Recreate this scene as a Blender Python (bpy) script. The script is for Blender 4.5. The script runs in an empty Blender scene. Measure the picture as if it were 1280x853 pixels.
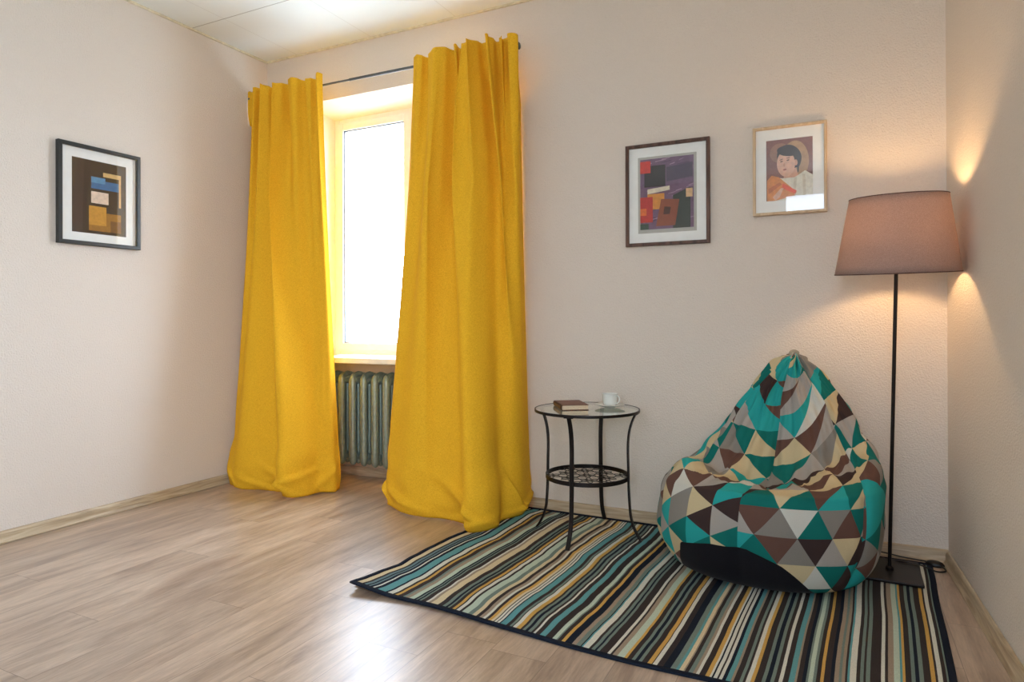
import bpy, bmesh, math, random
from mathutils import Vector, Matrix, noise
PI = math.pi
R = math.radians
C = bpy.context.scene.collection
random.seed(7)

# ------------------------------------------------------------------ helpers
def lin(c):
    return tuple(((v / 255) / 12.92 if v / 255 <= .04045 else ((v / 255 + .055) / 1.055) ** 2.4) for v in c) + (1,)

def tag(o, label=None, cat=None, group=None, kind=None):
    if label: o['label'] = label
    if cat: o['category'] = cat
    if group: o['group'] = group
    if kind: o['kind'] = kind
    return o

def mesh_obj(name, verts, faces, mat=None, parent=None, smooth=False, mats=None, fm=None, autosmooth=None):
    me = bpy.data.meshes.new(name)
    me.from_pydata([tuple(v) for v in verts], [], faces)
    for m in (mats or ([mat] if mat else [])): me.materials.append(m)
    if fm: me.polygons.foreach_set('material_index', fm)
    if smooth: me.polygons.foreach_set('use_smooth', [True] * len(me.polygons))
    me.update()
    o = bpy.data.objects.new(name, me)
    C.objects.link(o)
    if parent: o.parent = parent
    return o

def bm_obj(name, bm, mat=None, parent=None, smooth=False, mats=None, sharp=None):
    bmesh.ops.recalc_face_normals(bm, faces=bm.faces)
    me = bpy.data.meshes.new(name)
    bm.to_mesh(me); bm.free()
    for m in (mats or ([mat] if mat else [])): me.materials.append(m)
    if smooth:
        me.polygons.foreach_set('use_smooth', [True] * len(me.polygons))
        if sharp: me.set_sharp_from_angle(angle=R(sharp))
    o = bpy.data.objects.new(name, me)
    C.objects.link(o)
    if parent: o.parent = parent
    return o

def empty(name, loc=(0, 0, 0), rz=0):
    o = bpy.data.objects.new(name, None); C.objects.link(o)
    o.location = loc; o.rotation_euler = (0, 0, rz)
    o.empty_display_size = .05
    return o

def box(bm, x0, x1, y0, y1, z0, z1, bev=0, seg=2, mi=0, M=None):
    vs = [bm.verts.new((x, y, z)) for x in (x0, x1) for y in (y0, y1) for z in (z0, z1)]
    fs = [bm.faces.new([vs[i] for i in q]) for q in ((0, 1, 3, 2), (4, 6, 7, 5), (0, 4, 5, 1), (2, 3, 7, 6), (0, 2, 6, 4), (1, 5, 7, 3))]
    for f in fs: f.material_index = mi
    if M: bmesh.ops.transform(bm, matrix=M, verts=vs)
    if bev:
        es = list({e for f in fs for e in f.edges})
        bmesh.ops.bevel(bm, geom=es, offset=bev, segments=seg, profile=.5, affect='EDGES')

def hexa(bm, P8, mi=0):
    vs = [bm.verts.new(p) for p in P8]
    for q in ((0, 3, 2, 1), (4, 5, 6, 7), (0, 1, 5, 4), (1, 2, 6, 5), (2, 3, 7, 6), (3, 0, 4, 7)):
        bm.faces.new([vs[i] for i in q]).material_index = mi

def lathe(bm, prof, n=48, c=(0, 0), mi=0, closed=False):
    rings = []
    for r, z in prof:
        if r < 1e-6: rings.append([bm.verts.new((c[0], c[1], z))])
        else: rings.append([bm.verts.new((c[0] + r * math.cos(2 * PI * k / n), c[1] + r * math.sin(2 * PI * k / n), z)) for k in range(n)])
    pairs = list(zip(rings, rings[1:]))
    if closed: pairs.append((rings[-1], rings[0]))
    for a, b in pairs:
        for k in range(n):
            k2 = (k + 1) % n
            if len(a) == 1 and len(b) == 1: continue
            if len(a) == 1: f = [a[0], b[k], b[k2]]
            elif len(b) == 1: f = [a[k], a[k2], b[0]]
            else: f = [a[k], a[k2], b[k2], b[k]]
            bm.faces.new(f).material_index = mi

def catmull(pts, n=8, closed=False):
    pts = [Vector(p) for p in pts]; out = []
    N = len(pts)
    rng = range(N if closed else N - 1)
    for i in rng:
        if closed: p0, p1, p2, p3 = pts[i - 1], pts[i], pts[(i + 1) % N], pts[(i + 2) % N]
        else: p0, p1, p2, p3 = pts[max(i - 1, 0)], pts[i], pts[i + 1], pts[min(i + 2, N - 1)]
        for k in range(n):
            t = k / n
            out.append(.5 * ((2 * p1) + (p2 - p0) * t + (2 * p0 - 5 * p1 + 4 * p2 - p3) * t * t + (3 * p1 - p0 - 3 * p2 + p3) * t ** 3))
    if not closed: out.append(pts[-1])
    return out

def sweep(bm, path, r, n=10, closed=False, sect=None, up=None, mi=0):
    """tube (or flat section: sect=(half width along side, half thickness)) along a path"""
    path = [Vector(p) for p in path]; rings = []
    N = len(path)
    prev = None
    for i, p in enumerate(path):
        if closed: t = path[(i + 1) % N] - path[i - 1]
        else: t = path[min(i + 1, N - 1)] - path[max(i - 1, 0)]
        t.normalize()
        if up is not None: s = Vector(up).cross(t)
        elif prev is None:
            s = t.orthogonal()
        else:
            s = prev - t * prev.dot(t)
        s.normalize(); prev = s
        b = t.cross(s)
        rr = r[i] if isinstance(r, (list, tuple)) else r
        if sect:
            w, h = sect
            rings.append([bm.verts.new(p + s * a + b * c) for a, c in ((-w, -h * .5), (-w * .8, -h), (w * .8, -h), (w, -h * .5), (w, h * .5), (w * .8, h), (-w * .8, h), (-w, h * .5))])
        else:
            rings.append([bm.verts.new(p + s * (rr * math.cos(2 * PI * k / n)) + b * (rr * math.sin(2 * PI * k / n))) for k in range(n)])
    m = len(rings[0])
    prs = list(zip(rings, rings[1:]))
    if closed: prs.append((rings[-1], rings[0]))
    for a, c in prs:
        for k in range(m):
            bm.faces.new([a[k], a[(k + 1) % m], c[(k + 1) % m], c[k]]).material_index = mi
    if not closed:
        bm.faces.new(rings[0]).material_index = mi; bm.faces.new(rings[-1][::-1]).material_index = mi

def interp(x, xs, ys):
    if x <= xs[0]: return ys[0]
    for i in range(len(xs) - 1):
        if x <= xs[i + 1]:
            t = (x - xs[i]) / (xs[i + 1] - xs[i])
            return ys[i] + (ys[i + 1] - ys[i]) * t
    return ys[-1]

def sm(t):
    t = max(0, min(1, t)); return t * t * (3 - 2 * t)

# ------------------------------------------------------------------ materials
class NT:
    def __init__(s, name):
        s.m = bpy.data.materials.new(name); s.m.use_nodes = True
        s.t = s.m.node_tree; s.t.nodes.clear()
        s.out = s.n('ShaderNodeOutputMaterial')
    def n(s, typ, **kw):
        nd = s.t.nodes.new(typ)
        for k, v in kw.items():
            if k.startswith('i_'):
                nd.inputs[k[2:].replace('_', ' ')].default_value = v
            else: setattr(nd, k, v)
        return nd
    def l(s, a, b): s.t.links.new(a, b)
    def math(s, op, a, b=None, clamp=False):
        nd = s.t.nodes.new('ShaderNodeMath'); nd.operation = op; nd.use_clamp = clamp
        for i, v in enumerate((a, b)):
            if v is None: continue
            if isinstance(v, (int, float)): nd.inputs[i].default_value = v
            else: s.l(v, nd.inputs[i])
        return nd.outputs[0]
    def mix(s, f, a, b, blend='MIX'):
        nd = s.t.nodes.new('ShaderNodeMix'); nd.data_type = 'RGBA'; nd.blend_type = blend
        for sock, v in ((nd.inputs[0], f), (nd.inputs[6], a), (nd.inputs[7], b)):
            if isinstance(v, (int, float)): sock.default_value = v
            elif isinstance(v, tuple): sock.default_value = v
            else: s.l(v, sock)
        return nd.outputs[2]
    def ramp(s, f, stops, interp='LINEAR'):
        nd = s.t.nodes.new('ShaderNodeValToRGB'); cr = nd.color_ramp; cr.interpolation = interp
        while len(cr.elements) < len(stops): cr.elements.new(.5)
        for e, (p, c) in zip(cr.elements, stops): e.position = p; e.color = c
        s.l(f, nd.inputs[0]); return nd.outputs[0]
    def coords(s, scale=(1, 1, 1), rot=(0, 0, 0), kind='Object'):
        tc = s.n('ShaderNodeTexCoord'); mp = s.n('ShaderNodeMapping')
        mp.inputs['Scale'].default_value = scale; mp.inputs['Rotation'].default_value = rot
        s.l(tc.outputs[kind], mp.inputs[0]); return mp.outputs[0]
    def noise(s, vec, scale, detail=3, rough=.5):
        nd = s.n('ShaderNodeTexNoise', i_Scale=scale, i_Detail=detail, i_Roughness=rough)
        s.l(vec, nd.inputs['Vector']); return nd.outputs['Fac']
    def bsdf(s, col, rough=.5, metal=0, spec=.5, **kw):
        b = s.n('ShaderNodeBsdfPrincipled')
        if isinstance(col, tuple): b.inputs['Base Color'].default_value = col
        else: s.l(col, b.inputs['Base Color'])
        if isinstance(rough, (int, float)): b.inputs['Roughness'].default_value = rough
        else: s.l(rough, b.inputs['Roughness'])
        b.inputs['Metallic'].default_value = metal
        b.inputs['Specular IOR Level'].default_value = spec
        for k, v in kw.items(): b.inputs[k.replace('_', ' ')].default_value = v
        s.l(b.outputs[0], s.out.inputs[0]); return b
    def bump(s, b, h, strength=.3, dist=.01, prev=None):
        nd = s.n('ShaderNodeBump', i_Strength=strength, i_Distance=dist)
        s.l(h, nd.inputs['Height']); s.l(nd.outputs[0], b.inputs['Normal']); return nd

def simple(name, c, rough=.5, metal=0, spec=.5, var=.06, scale=30, bump=0, **kw):
    t = NT(name); v = t.coords()
    n = t.noise(v, scale, 3)
    c0 = lin(c)
    dk = tuple(x * (1 - var * 2) for x in c0[:3]) + (1,)
    lt = tuple(min(1, x * (1 + var * 2)) for x in c0[:3]) + (1,)
    b = t.bsdf(t.ramp(n, [(.3, dk), (.7, lt)]), rough, metal, spec, **kw)
    if bump: t.bump(b, t.noise(v, scale * 4, 3), bump, .003)
    return t.m

def wallpaper(name, c):
    t = NT(name); v = t.coords()
    n1 = t.noise(v, 1.3, 2); 
    v2 = t.coords((1, 1, .35)); n2 = t.noise(v2, 260, 3, .6)
    n3 = t.noise(v, 140, 2, .5)
    h = t.math('ADD', t.math('MULTIPLY', n2, .6), n3)
    c0 = lin(c)
    col = t.mix(t.math('MULTIPLY', n2, .35), c0, tuple(x * .8 for x in c0[:3]) + (1,))
    b = t.bsdf(col, .75, 0, .25)
    t.bump(b, h, 1.0, .004)
    return t.m

WALLC = (234, 224, 212)
M = {}
M['wall'] = wallpaper('cream_wallpaper', WALLC)
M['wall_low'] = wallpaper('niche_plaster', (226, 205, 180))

def floor_mat():
    t = NT('laminate_planks')
    tc = t.n('ShaderNodeTexCoord'); sep = t.n('ShaderNodeSeparateXYZ'); t.l(tc.outputs['Object'], sep.inputs[0])
    W, L = .19, 1.28
    xs = t.math('DIVIDE', t.math('ADD', sep.outputs[0], .045), W); row = t.math('FLOOR', xs)
    wn = t.n('ShaderNodeTexWhiteNoise', noise_dimensions='1D'); t.l(row, wn.inputs['W'])
    ys = t.math('ADD', t.math('DIVIDE', sep.outputs[1], L), wn.outputs['Value']); colm = t.math('FLOOR', ys)
    cmb = t.n('ShaderNodeCombineXYZ'); t.l(row, cmb.inputs[0]); t.l(colm, cmb.inputs[1])
    wn2 = t.n('ShaderNodeTexWhiteNoise', noise_dimensions='3D'); t.l(cmb.outputs[0], wn2.inputs['Vector'])
    # grain coordinates shifted per plank
    off = t.n('ShaderNodeVectorMath', operation='SCALE'); t.l(wn2.outputs['Color'], off.inputs[0]); off.inputs['Scale'].default_value = 40
    add = t.n('ShaderNodeVectorMath', operation='ADD'); t.l(tc.outputs['Object'], add.inputs[0]); t.l(off.outputs[0], add.inputs[1])
    mp = t.n('ShaderNodeMapping'); mp.inputs['Scale'].default_value = (14, 2.0, 1); t.l(add.outputs[0], mp.inputs[0])
    mp2 = t.n('ShaderNodeMapping'); mp2.inputs['Scale'].default_value = (150, 14, 1); t.l(add.outputs[0], mp2.inputs[0])
    n1 = t.n('ShaderNodeTexNoise', i_Scale=1.0, i_Detail=5, i_Roughness=.6, i_Distortion=.6); t.l(mp.outputs[0], n1.inputs['Vector'])
    n2 = t.noise(mp2.outputs[0], 1.0, 4, .65)
    base = t.ramp(n1.outputs['Fac'], [(.25, lin((136, 114, 97))), (.42, lin((170, 147, 127))), (.55, lin((190, 168, 147))), (.75, lin((208, 187, 167)))])
    g = t.ramp(n2, [(.32, (.80, .80, .80, 1)), (.62, (1.05, 1.05, 1.05, 1))])
    col = t.mix(1.0, base, g, 'MULTIPLY')
    tone = t.math('ADD', t.math('MULTIPLY', wn2.outputs['Value'], .2), .88)
    tn = t.n('ShaderNodeCombineXYZ'); [t.l(tone, tn.inputs[i]) for i in range(3)]
    col = t.mix(1.0, col, tn.outputs[0], 'MULTIPLY')
    fx = t.math('ABSOLUTE', t.math('SUBTRACT', t.math('FRACT', xs), .5)); jx = t.math('GREATER_THAN', fx, .5 - .0011 / W)
    fy = t.math('ABSOLUTE', t.math('SUBTRACT', t.math('FRACT', ys), .5)); jy = t.math('GREATER_THAN', fy, .5 - .0011 / L)
    j = t.math('MAXIMUM', jx, jy)
    col = t.mix(t.math('MULTIPLY', j, .55), col, lin((70, 50, 40)))
    b = t.bsdf(col, t.math('ADD', t.math('MULTIPLY', n2, .12), .30), 0, .6, Coat_Weight=.5, Coat_Roughness=.33)
    hh = t.math('SUBTRACT', t.math('MULTIPLY', n2, .5), t.math('MULTIPLY', j, 1.5))
    t.bump(b, hh, .22, .0015)
    return t.m
M['floor'] = floor_mat()

def ceiling_mat():
    t = NT('ceiling_tiles')
    tc = t.n('ShaderNodeTexCoord'); sep = t.n('ShaderNodeSeparateXYZ'); t.l(tc.outputs['Object'], sep.inputs[0])
    def jn(s, o, w):
        f = t.math('FRACT', t.math('DIVIDE', t.math('SUBTRACT', s, o), .625))
        return t.math('GREATER_THAN', t.math('ABSOLUTE', t.math('SUBTRACT', f, .5)), .5 - w / .625)
    jx = jn(sep.outputs[0], -2.655, .0022); jy = jn(sep.outputs[1], 2.768, .003)
    n = t.noise(t.coords(), 160, 3, .6)
    col = t.mix(t.math('MULTIPLY', n, .12), lin((238, 243, 239)), lin((205, 212, 205)))
    col = t.mix(t.math('MULTIPLY', jx, .22), col, lin((150, 145, 125)))
    col = t.mix(t.math('MULTIPLY', jy, .55), col, lin((120, 115, 100)))
    b = t.bsdf(col, .85, 0, .2)
    t.bump(b, t.math('SUBTRACT', t.math('MULTIPLY', n, .3), t.math('MAXIMUM', jx, jy)), .4, .003)
    return t.m
M['ceiling'] = ceiling_mat()
M['trimcream'] = simple('cream_angle_trim', (226, 218, 190), .5)

def skirting_mat():
    t = NT('wood_print_skirting'); 
    n = t.n('ShaderNodeTexNoise', i_Scale=1, i_Detail=4, i_Distortion=1.5); t.l(t.coords((3, 3, 45)), n.inputs['Vector'])
    col = t.ramp(n.outputs['Fac'], [(.3, lin((158, 138, 112))), (.5, lin((186, 167, 138))), (.7, lin((208, 192, 163)))])
    t.bsdf(col, .4, 0, .4); return t.m
M['skirt'] = skirting_mat()
M['pvc'] = simple('white_window_plastic', (240, 243, 242), .3, var=.01)
M['reveal'] = simple('white_painted_reveal', (240, 238, 232), .6, var=.01)
M['sill'] = simple('white_window_sill', (238, 236, 226), .3, var=.02)

def clear_glass(name, tint=(1, 1, 1, 1), refl=1.0):
    t = NT(name)
    fr = t.n('ShaderNodeFresnel', i_IOR=1.5)
    tr = t.n('ShaderNodeBsdfTransparent'); tr.inputs[0].default_value = tint
    gl = t.n('ShaderNodeBsdfGlossy', i_Roughness=.02); gl.inputs[0].default_value = (refl, refl, refl, 1)
    mx = t.n('ShaderNodeMixShader')
    ge = t.n('ShaderNodeNewGeometry')
    t.l(t.math('MULTIPLY', t.math('MULTIPLY', fr.outputs[0], 1.6, True), t.math('SUBTRACT', 1.0, ge.outputs['Backfacing'])), mx.inputs[0]); t.l(tr.outputs[0], mx.inputs[1]); t.l(gl.outputs[0], mx.inputs[2])
    t.l(mx.outputs[0], t.out.inputs[0]); return t.m
M['pane'] = clear_glass('window_glass')
M['picglass'] = clear_glass('picture_glass')
M['tableglass'] = clear_glass('table_glass', (.86, .93, .89, 1))

def fabric(name, c, c2, scale=520, transl=.0, rough=.85, bump=.25, sheen=.2):
    t = NT(name); v = t.coords()
    w1 = t.n('ShaderNodeTexNoise', i_Scale=scale, i_Detail=2); t.l(t.coords((1, 1, .25)), w1.inputs['Vector'])
    w2 = t.n('ShaderNodeTexNoise', i_Scale=scale, i_Detail=2); t.l(t.coords((.25, .25, 1)), w2.inputs['Vector'])
    f = t.math('MULTIPLY', t.math('ADD', w1.outputs['Fac'], w2.outputs['Fac']), .5)
    col = t.ramp(f, [(.35, lin(c2)), (.62, lin(c))])
    b = t.bsdf(col, rough, 0, .2)
    b.inputs['Sheen Weight'].default_value = sheen
    t.bump(b, f, bump, .002)
    if transl:
        tl = t.n('ShaderNodeBsdfTranslucent'); t.l(col, tl.inputs[0])
        mx = t.n('ShaderNodeMixShader'); mx.inputs[0].default_value = transl
        t.l(b.outputs[0], mx.inputs[1]); t.l(tl.outputs[0], mx.inputs[2]); t.l(mx.outputs[0], t.out.inputs[0])
    return t.m
M['curtain'] = fabric('mustard_weave', (252, 198, 50), (226, 166, 28), transl=.03, sheen=0)
M['shade'] = fabric('mauve_brown_shade_fabric', (184, 166, 160), (154, 138, 132), 900, transl=.42, bump=.15, sheen=0)
M['shadetrim'] = simple('dark_shade_trim', (92, 66, 60), .8)
M['black'] = simple('black_metal', (34, 29, 28), .38, .6)
M['blackplastic'] = simple('black_cable_plastic', (20, 19, 20), .4)
M['blackframe'] = simple('black_picture_frame', (34, 38, 36), .35)
M['rodgrey'] = simple('dark_grey_rod', (92, 96, 98), .35, .5)
M['mount'] = simple('white_picture_mount', (240, 242, 238), .7, var=.01)
M['mountgrey'] = simple('grey_inner_mount', (176, 176, 168), .7, var=.01)
M['porcelain'] = simple('white_porcelain', (232, 234, 228), .15, var=.005)
M['paper'] = simple('book_pages', (222, 200, 168), .8, var=.05, scale=200)
M['bookcover'] = simple('brown_leather_cover', (118, 76, 62), .55, bump=.2, scale=60)
M['bookspine'] = simple('dark_brown_spine', (66, 36, 28), .5, bump=.2, scale=60)
M['brass'] = simple('dim_gilt', (142, 106, 62), .45, .5)
M['radiator'] = simple('grey_green_radiator_paint', (134, 148, 136), .36, .35, bump=.15, scale=40)
M['radpipe'] = simple('dark_pipe_paint', (108, 122, 112), .4, .3)

def wood(name, c1, c2, sc=(40, 40, 4)):
    t = NT(name); n = t.n('ShaderNodeTexNoise', i_Scale=1, i_Detail=5, i_Distortion=.7); t.l(t.coords(sc), n.inputs['Vector'])
    b = t.bsdf(t.ramp(n.outputs['Fac'], [(.35, lin(c1)), (.65, lin(c2))]), .45, 0, .4); return t.m
M['walnut'] = wood('dark_walnut_frame', (62, 42, 34), (108, 78, 64))
M['birch'] = wood('pale_birch_frame', (196, 168, 132), (218, 194, 160))
M['rugback'] = simple('tan_rug_backing', (150, 128, 108), .9)
M['bagblack'] = fabric('black_bag_base_fabric', (20, 19, 26), (12, 12, 17), 600, sheen=.05)

# ------------------------------------------------------------------ room dimensions
XL, XR, D, H, YB = -3.565, .423, 3.37, 2.858, -2.1
TA = math.tan(.0477)
def xr(y): return XR + TA * (D - y)
T = .12
S = lambda o: tag(o, kind='structure')
RD = .205
Y2 = D + RD; Y3 = D + .33

bm = bmesh.new(); box(bm, XL - .3, xr(YB) + .3, YB - .3, Y3, -.1, 0)
S(bm_obj('floor', bm, M['floor']))
bm = bmesh.new(); box(bm, XL - .3, xr(YB) + .3, YB - .3, Y3, H, H + .1)
S(bm_obj('ceiling', bm, M['ceiling']))
bm = bmesh.new(); box(bm, XL - .25, XL, YB, Y3, 0, H)
S(bm_obj('wall_left', bm, M['wall']))
RY0, RY1, RZ0, RZ1 = -1.9, -.1, .70, 2.65  # opening for the added window, sized for its light on the left wall
bm = bmesh.new()
def rseg(ya, yb, z0, z1, a=0, b=.25):
    hexa(bm, [(xr(ya) + a, ya, z0), (xr(ya) + b, ya, z0), (xr(yb) + b, yb, z0), (xr(yb) + a, yb, z0), (xr(ya) + a, ya, z1), (xr(ya) + b, ya, z1), (xr(yb) + b, yb, z1), (xr(yb) + a, yb, z1)])
rseg(YB, RY0, 0, H); rseg(RY0, RY1, 0, RZ0); rseg(RY0, RY1, RZ1, H); rseg(RY1, D, 0, H)
S(bm_obj('wall_right', bm, M['wall']))
# back wall with a splayed window opening above a radiator niche
OX0, OX1, IX0, IX1 = -3.22, -1.78, -3.14, -1.86
OZT, IZT, SZ = 2.512, 2.445, .775
bm = bmesh.new()
box(bm, XL - .05, OX0, D, Y3, 0, H)
box(bm, OX1, XR + .2, D, Y3, 0, H)
box(bm, OX0, OX1, D, Y3, OZT, H)
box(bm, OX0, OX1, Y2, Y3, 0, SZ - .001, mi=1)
S(bm_obj('wall_back', bm, mats=[M['wall'], M['wall_low']]))
bm = bmesh.new()
hexa(bm, [(OX0, D + .001, SZ), (IX0, Y2, SZ), (IX0, Y3, SZ), (OX0, Y3, SZ), (OX0, D + .001, OZT), (IX0, Y2, OZT), (IX0, Y3, OZT), (OX0, Y3, OZT)])
hexa(bm, [(IX1, Y2, SZ), (OX1, D + .001, SZ), (OX1, Y3, SZ), (IX1, Y3, SZ), (IX1, Y2, OZT), (OX1, D + .001, OZT), (OX1, Y3, OZT), (IX1, Y3, OZT)])
hexa(bm, [(OX0, D + .001, OZT), (OX1, D + .001, OZT), (OX1, Y2 + .02, IZT - .008), (OX0, Y2 + .02, IZT - .008), (OX0, D + .001, OZT + .001), (OX1, D + .001, OZT + .001), (OX1, Y3, OZT + .001), (OX0, Y3, OZT + .001)])
S(bm_obj('trim_1', bm, M['reveal']))
# wall behind the camera, with its own window
FX0, FX1, FZ0, FZ1 = -.66, .40, .90, 2.68
bm = bmesh.new()
xs_ = [XL - .05, FX0, FX1, xr(YB) + .25]
for i in range(3):
    if i == 1:
        box(bm, xs_[i], xs_[i + 1], YB - .3, YB, 0, FZ0); box(bm, xs_[i], xs_[i + 1], YB - .3, YB, FZ1, H)
    else: box(bm, xs_[i], xs_[i + 1], YB - .3, YB, 0, H)
S(bm_obj('wall_front', bm, M['wall']))

def window(idx, x0, x1, z0, z1, y, sgn=1, cols=2, turn=None):
    """PVC frame with sashes; y is the room side face, depth grows by sgn"""
    def B(bm, a, b, c, d, ya, yb, bev=.004):
        box(bm, a, b, min(y + sgn * ya, y + sgn * yb), max(y + sgn * ya, y + sgn * yb), c, d, bev)
    fw = .045
    bm = bmesh.new()
    B(bm, x0, x0 + fw, z0, z1, .0, .07); B(bm, x1 - fw, x1, z0, z1, .0, .07)
    B(bm, x0 + fw, x1 - fw, z1 - fw, z1, .0, .07); B(bm, x0 + fw, x1 - fw, z0, z0 + fw, .0, .07)
    fr = S(bm_obj('window_%d' % idx, bm, M['pvc']))
    w = (x1 - x0 - 2 * fw) / cols
    for k in range(cols):
        a = x0 + fw + w * k; b = a + w; sw = .05
        bm = bmesh.new(); c, d = z0 + fw - .012, z1 - fw + .012
        a -= .0 if k else .012; b += .0 if k < cols - 1 else .012
        B(bm, a, a + sw, c, d, -.014, .05, .005); B(bm, b - sw, b, c, d, -.014, .05, .005)
        B(bm, a + sw, b - sw, d - sw, d, -.014, .05, .005); B(bm, a + sw, b - sw, c, c + sw, -.014, .05, .005)
        sa = bm_obj('window_sash', bm, M['pvc'], fr)
        bm = bmesh.new(); B(bm, a + sw - .01, b - sw + .01, c + sw - .01, d - sw + .01, .02, .024, 0)
        bm_obj('window_pane', bm, M['pane'], sa)
        bm = bmesh.new()
        g = .006
        B(bm, a + sw, a + sw + g, c + sw, d - sw, -.002, .012, 0); B(bm, b - sw - g, b - sw, c + sw, d - sw, -.002, .012, 0)
        B(bm, a + sw, b - sw, d - sw - g, d - sw, -.002, .012, 0); B(bm, a + sw, b - sw, c + sw, c + sw + g, -.002, .012, 0)
        bm_obj('window_gasket', bm, M['rodgrey'], sa)
    if turn:
        for o in [fr] + list(fr.children) + [g for c in fr.children for g in c.children]: o.data.transform(turn)
    return fr
window(1, IX0, IX1, .815, IZT, Y2, 1, 2)
window(2, FX0, FX1, FZ0, FZ1, YB - .12, -1, 1)
window(3, RY0, RY1, RZ0, RZ1, 0, -1, 2, Matrix(((TA * -1, -1, 0, xr(0) + .13), (1, 0, 0, 0), (0, 0, 1, 0), (0, 0, 0, 1))))  # unseen right-wall window, added to brighten the left wall
bm = bmesh.new(); box(bm, OX0 - .02, OX1 + .02, D - .035, D - .001, SZ, .812, .006); box(bm, OX0 + .001, OX1 - .001, D - .003, Y2 + .03, SZ, .812)
S(bm_obj('trim_2', bm, M['sill']))

# skirting: profile with a rounded top and foot
def skirting(name, a, b, inward, hgt=.057):
    a, b, inw = Vector(a), Vector(b), Vector(inward)
    prof = [(0, 0), (.022, 0), (.0225, .006), (.017, .012), (.013, .022), (.0125, .042), (.010, .051), (.005, hgt - .001), (0, hgt)]
    bm = bmesh.new()
    A = [bm.verts.new(a + inw * (p + .0005) + Vector((0, 0, z + .0005))) for p, z in prof]
    B = [bm.verts.new(b + inw * (p + .0005) + Vector((0, 0, z + .0005))) for p, z in prof]
    for i in range(len(prof) - 1): bm.faces.new([A[i], A[i + 1], B[i + 1], B[i]])
    bm.faces.new(A); bm.faces.new(B[::-1])
    return S(bm_obj(name, bm, M['skirt'], smooth=True, sharp=30))
skirting('baseboard_left', (XL, YB, 0), (XL, D - .001, 0), (1, 0, 0))
skirting('baseboard_back', (OX1, D, 0), (XR - .001, D, 0), (0, -1, 0))
skirting('baseboard_corner', (XL + .024, D, 0), (OX0, D, 0), (0, -1, 0))
skirting('baseboard_niche', (OX0, Y2, 0), (OX1, Y2, 0), (0, -1, 0))
skirting('baseboard_right', (xr(YB), YB, 0), (XR, D - .024, 0), (-1, 0, 0))
# thin angle trim under the ceiling
bm = bmesh.new()
box(bm, XL, XL + .012, YB, D, H - .012, H - .0005); box(bm, XL + .012, XR, D - .012, D, H - .012, H - .0005)
S(bm_obj('trim_3', bm, M['trimcream']))

# ------------------------------------------------------------------ radiator
def radiator():
    root = empty('cast_iron_radiator', (-2.766, 3.475, 0))
    tag(root, 'grey-green ribbed cast-iron radiator in the niche under the window, between the yellow curtains', 'radiator')
    pitch, n = .0905, 13
    for k in range(n):
        x = (k - 6) * pitch
        bm = bmesh.new()
        # front and rear columns: tall rounded loops with tapered ends
        for y0 in (-.055, 0, .055):
            path = []; rr = []
            for z, r in ((.102, .006), (.108, .014), (.122, .023), (.15, .027), (.25, .0265), (.45, .0265), (.62, .027), (.665, .025), (.69, .017), (.703, .008)):
                path.append((x, y0 * (1 if .13 < z < .67 else .96), z)); rr.append(r)
            sweep(bm, path, rr, 12)
            for v in bm.verts: pass
        # bridges: upper arch and lower arch
        for z, rz in ((.655, .036), (.155, .036)):
            sweep(bm, [(x, -.062, z), (x, -.03, z + .004), (x, 0, z + .006), (x, .03, z + .004), (x, .062, z)], [.024, .03, .034, .03, .024], 12)
        # top crown
        sweep(bm, [(x, -.06, .668), (x, -.03, .69), (x, 0, .697), (x, .03, .69), (x, .06, .668)], [.02, .021, .021, .021, .02], 10)
        bm_obj('section', bm, M['radiator'], root, smooth=True)
    for z in (.155, .655):
        bm = bmesh.new(); sweep(bm, [(-.565, 0, z), (.565, 0, z)], .022, 14); bm_obj('connecting_pipe', bm, M['radpipe'], root, smooth=True, sharp=40)
    for x in (-.35, .35):
        bm = bmesh.new(); sweep(bm, [(x, .1, .60), (x, .0, .60)], .008, 8); bm_obj('bracket', bm, M['radpipe'], root, smooth=True)
        bm = bmesh.new(); sweep(bm, [(x, .1, .14), (x, .0, .14)], .008, 8); bm_obj('bracket', bm, M['radpipe'], root, smooth=True)
    return root
radiator()

# ------------------------------------------------------------------ curtain rod
def rod():
    root = empty('curtain_rod', (-2.55, 3.21, 2.541))
    tag(root, 'thin dark grey metal curtain rod with round end caps above the window', 'curtain rod')
    bm = bmesh.new(); sweep(bm, [(-.985, 0, .006), (-.15, 0, .001)], .0065, 14); bm_obj('inner_tube', bm, M['rodgrey'], root, smooth=True, sharp=40)
    bm = bmesh.new(); sweep(bm, [(-.15, 0, .001), (.995, 0, -.006)], .009, 14); bm_obj('outer_tube', bm, M['rodgrey'], root, smooth=True, sharp=40)
    for x, s in ((-.985, -1), (.995, 1)):
        bm = bmesh.new(); z = .006 if s < 0 else -.006
        sweep(bm, [(x - s * .004, 0, z), (x, 0, z), (x + s * .004, 0, z), (x + s * .018, 0, z), (x + s * .022, 0, z)], [.010, .016, .0195, .0195, .015], 20)
        bm_obj('end_cap', bm, M['rodgrey'], root, smooth=True, sharp=50)
    for x in (-.86, .84):
        bm = bmesh.new(); box(bm, x - .008, x + .008, .01, .157, -.012, .006, .002); box(bm, x - .014, x + .014, .1545, .1595, -.035, .035, .002)
        sweep(bm, [(x, 0, -.011), (x, .02, -.011)], .008, 8)
        bm_obj('bracket', bm, M['rodgrey'], root)
rod()

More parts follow.
